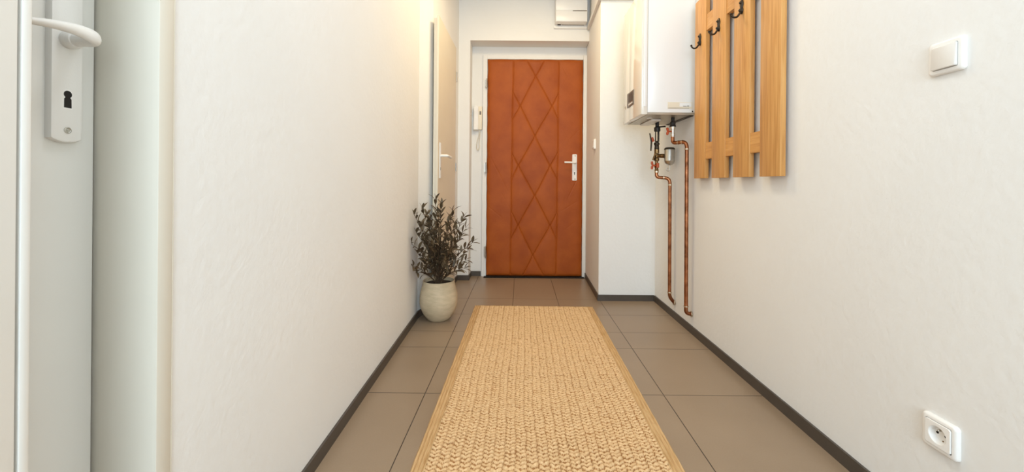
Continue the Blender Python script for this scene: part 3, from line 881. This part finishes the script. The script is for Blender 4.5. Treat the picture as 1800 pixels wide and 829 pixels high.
def light_switch(xw, yc, zc, label, s=0.080):
    t = thing('light_switch', (xw, yc, zc - s / 2), label, 'light switch')
    bm = bmesh.new(); frame_shape(bm, xw, yc, zc, s, 0.010, 0.057)
    obj('frame', bm, M['plastic'], t, 35)
    bm = bmesh.new()
    o = rounded_outline(0.0555, 0.0555, 0.003, 5)
    # rocker: slightly dished and tipped towards the bottom
    loft(bm, [[(xw - 0.004, yc + y, zc + z) for y, z in o], [(xw - 0.0145 + 0.05 * z, yc + y, zc + z) for y, z in o],
              [(xw - 0.0155 + 0.05 * z, yc + y * 0.95, zc + z * 0.95) for y, z in o]])
    obj('rocker', bm, M['plastic_grey'], t, 35)
    return t
light_switch(1.0258, 0.951, 1.181, 'large white rocker light switch near the top right on the right wall')

bm = bmesh.new()
sw = thing('light_switch', (0.6135, 3.200, 1.145), 'small light switch seen edge on, on the pillar beside the entrance door', 'light switch')
obj_frame = bmesh.new(); frame_shape(obj_frame, 0.6137, 3.200, 1.187, 0.082, 0.016, 0.057); obj('frame', obj_frame, M['plastic'], sw, 35)
o = rounded_outline(0.0555, 0.0555, 0.003, 5)
loft(bm, [[(0.607, 3.2 + y, 1.187 + z) for y, z in o], [(0.595 + 0.06 * z, 3.2 + y, 1.187 + z) for y, z in o]])
obj('rocker', bm, M['plastic_grey'], sw, 35)

SX, SY, SZ = 1.0258, 0.958, 0.273
so = thing('wall_socket', (SX, SY, SZ - 0.04), 'white two pin power socket low on the right wall', 'socket')
bm = bmesh.new(); frame_shape(bm, SX, SY, SZ, 0.081, 0.011, 0.060)
obj('frame', bm, M['plastic'], so, 35)
# insert with a round well
bm = bmesh.new()
N_ = 48
def sqpt(k_, hw):
    an = 2 * PI * (k_ + 0.5) / N_ ; c, s = math.cos(an), math.sin(an); m__ = max(abs(c), abs(s)); return (c / m__ * hw, s / m__ * hw)
def circ(k_, r):
    an = 2 * PI * (k_ + 0.5) / N_; return (r * math.cos(an), r * math.sin(an))
layers = [[(SX - 0.004, SY + sqpt(k_, 0.0290)[0], SZ + sqpt(k_, 0.0290)[1]) for k_ in range(N_)],
          [(SX - 0.0125, SY + sqpt(k_, 0.0290)[0], SZ + sqpt(k_, 0.0290)[1]) for k_ in range(N_)],
          [(SX - 0.0135, SY + sqpt(k_, 0.0282)[0], SZ + sqpt(k_, 0.0282)[1]) for k_ in range(N_)],
          [(SX - 0.0135, SY + circ(k_, 0.0212)[0], SZ + circ(k_, 0.0212)[1]) for k_ in range(N_)],
          [(SX - 0.0128, SY + circ(k_, 0.0200)[0], SZ + circ(k_, 0.0200)[1]) for k_ in range(N_)],
          [(SX - 0.0035, SY + circ(k_, 0.0180)[0], SZ + circ(k_, 0.0180)[1]) for k_ in range(N_)],
          [(SX - 0.0015, SY + circ(k_, 0.0165)[0], SZ + circ(k_, 0.0165)[1]) for k_ in range(N_)]]
loft(bm, layers, False, True)
ins = obj('insert', bm, M['plastic'], so, 25)
for s_ in (1, -1):
    bm = bmesh.new(); lathe(bm, [(0, 0), (0.0028, 0), (0.0028, 0.0012), (0, 0.0012)], (SX - 0.0014, SY + s_ * 0.0095, SZ + 0.0015), 16, (-1, 0, 0))
    obj('pin_hole', bm, M['dark'], ins)
bm = bmesh.new(); lathe(bm, [(0, 0), (0.0024, 0), (0.0024, 0.009), (0.0015, 0.0105), (0, 0.0105)], (SX - 0.0014, SY, SZ + 0.0115), 16, (-1, 0, 0))
obj('earth_pin', bm, M['steel'], ins, 30)
bm = bmesh.new(); lathe(bm, [(0, 0), (0.0016, 0), (0.0016, 0.001), (0, 0.001)], (SX - 0.0014, SY - 0.003, SZ - 0.013), 12, (-1, 0, 0))
obj('screw', bm, M['brass'], ins)

# ------------------------------------------------------------------ intercom
IX0, IX1, IZ0, IZ1, IY = -0.420, -0.342, 1.362, 1.584, 3.735
ic = thing('intercom_phone', ((IX0 + IX1) / 2, IY, IZ0), 'ivory wall intercom handset with coiled cord beside the entrance door', 'intercom')
bm = bmesh.new(); box(bm, (IX0 + 0.006, IY - 0.030, IZ0 + 0.004), (IX1, IY, IZ1 - 0.002), 0.005, 3)
bdy = obj('base_unit', bm, M['ivory'], ic, 40)
bm = bmesh.new()
prof = [(IZ0 - 0.004, 0.034), (IZ0 + 0.004, 0.050), (IZ0 + 0.04, 0.052), (IZ0 + 0.06, 0.044), (IZ0 + 0.16, 0.044), (IZ0 + 0.18, 0.052), (IZ1 - 0.004, 0.050), (IZ1 + 0.003, 0.034)]
lays = []
for z_, dpt in prof:
    lays.append([(IX0, IY - 0.024, z_), (IX0 + 0.044, IY - 0.024, z_), (IX0 + 0.046, IY - dpt + 0.006, z_), (IX0 + 0.040, IY - dpt, z_), (IX0 + 0.006, IY - dpt, z_), (IX0, IY - dpt + 0.006, z_)])
loft(bm, lays)
obj('handset', bm, M['plastic'], ic, 40)
bm = bmesh.new(); box(bm, (IX1 - 0.024, IY - 0.033, 1.505), (IX1 - 0.008, IY - 0.029, 1.537), 0.001)
obj('call_button', bm, M['display'], bdy)
bm = bmesh.new()
# coiled cord: helix along a hanging loop
loop = catmull([(IX0 + 0.052, IY - 0.016, IZ0 + 0.002), (IX0 + 0.050, IY - 0.018, IZ0 - 0.045), (IX0 + 0.036, IY - 0.018, IZ0 - 0.095), (IX0 + 0.028, IY - 0.018, IZ0 - 0.150),
                (IX0 + 0.038, IY - 0.018, IZ0 - 0.185), (IX0 + 0.055, IY - 0.018, IZ0 - 0.160), (IX0 + 0.052, IY - 0.018, IZ0 - 0.110), (IX0 + 0.058, IY - 0.018, IZ0 - 0.055), (IX0 + 0.066, IY - 0.016, IZ0 + 0.006)], 20)
hel = []
for i, q in enumerate(loop):
    an = i * 1.25; d = (loop[min(i + 1, len(loop) - 1)] - loop[max(i - 1, 0)]).normalized()
    s1 = d.cross(Vector((0, 1, 0))).normalized(); s2 = d.cross(s1)
    r_ = 0.0048 * min(1, i / 14, (len(loop) - 1 - i) / 14)
    hel.append(q + s1 * math.cos(an) * r_ + s2 * math.sin(an) * r_)
sweep(bm, hel, 0.0016, 6)
obj('cord', bm, M['ivory'], ic, 60)

# ------------------------------------------------------------------ fuse box and trunking above the entrance
fx0, fx1 = 0.312, 0.590
fb_ = thing('fuse_box', (0.45, 3.565, 2.255), 'white fuse box above the entrance door', 'fuse box')
bm = bmesh.new(); box(bm, (fx0 + 0.003, 3.468, 2.281), (fx1, 3.553, 2.545), 0.003)
body = obj('body', bm, M['plastic'], fb_, 30)
bm = bmesh.new(); box(bm, (fx0 + 0.006, 3.463, 2.284), (fx1 - 0.002, 3.4685, 2.371), 0.0015); obj('lower_flap', bm, M['plastic'], fb_, 30)
bm = bmesh.new(); box(bm, (fx0 + 0.003, 3.463, 2.379), (fx1 - 0.002, 3.4685, 2.543), 0.0015); obj('upper_flap', bm, M['plastic'], fb_, 30)
bm = bmesh.new(); box(bm, (fx0 - 0.006, 3.545, 2.253), (0.601, 3.565, 2.281), 0.003); obj('back_frame', bm, M['plastic'], fb_, 30)
bm = bmesh.new(); box(bm, (fx0 + 0.024, 3.530, 2.2785), (fx0 + 0.054, 3.546, 2.2815)); obj('slot', bm, M['dark'], body)
bm = bmesh.new(); box(bm, (fx0 + 0.150, 3.466, 2.372), (fx1 - 0.006, 3.4685, 2.378)); obj('flap_gap', bm, M['display'], body)
bm = bmesh.new(); box(bm, (fx0 + 0.060, 3.538, 2.279), (fx0 + 0.260, 3.546, 2.2815)); obj('seam', bm, M['display'], body)

tk = bmesh.new()
# runs along the top of the pillar side and turns along its front
prism(tk, [(0.583, 2.952), (0.606, 2.975), (0.6255, 3.545), (0.6025, 3.545)], 2.240, 2.275)
prism(tk, [(0.583, 2.952), (0.606, 2.975), (1.026, 2.975), (1.026, 2.952)], 2.240, 2.275)
bmesh.ops.remove_doubles(tk, verts=tk.verts, dist=1e-5)
tko = obj('cable_trunking', tk, M['plastic_grey'])
tko['label'] = 'pale plastic cable trunking running along the top of the pillar'; tko['category'] = 'cable trunking'
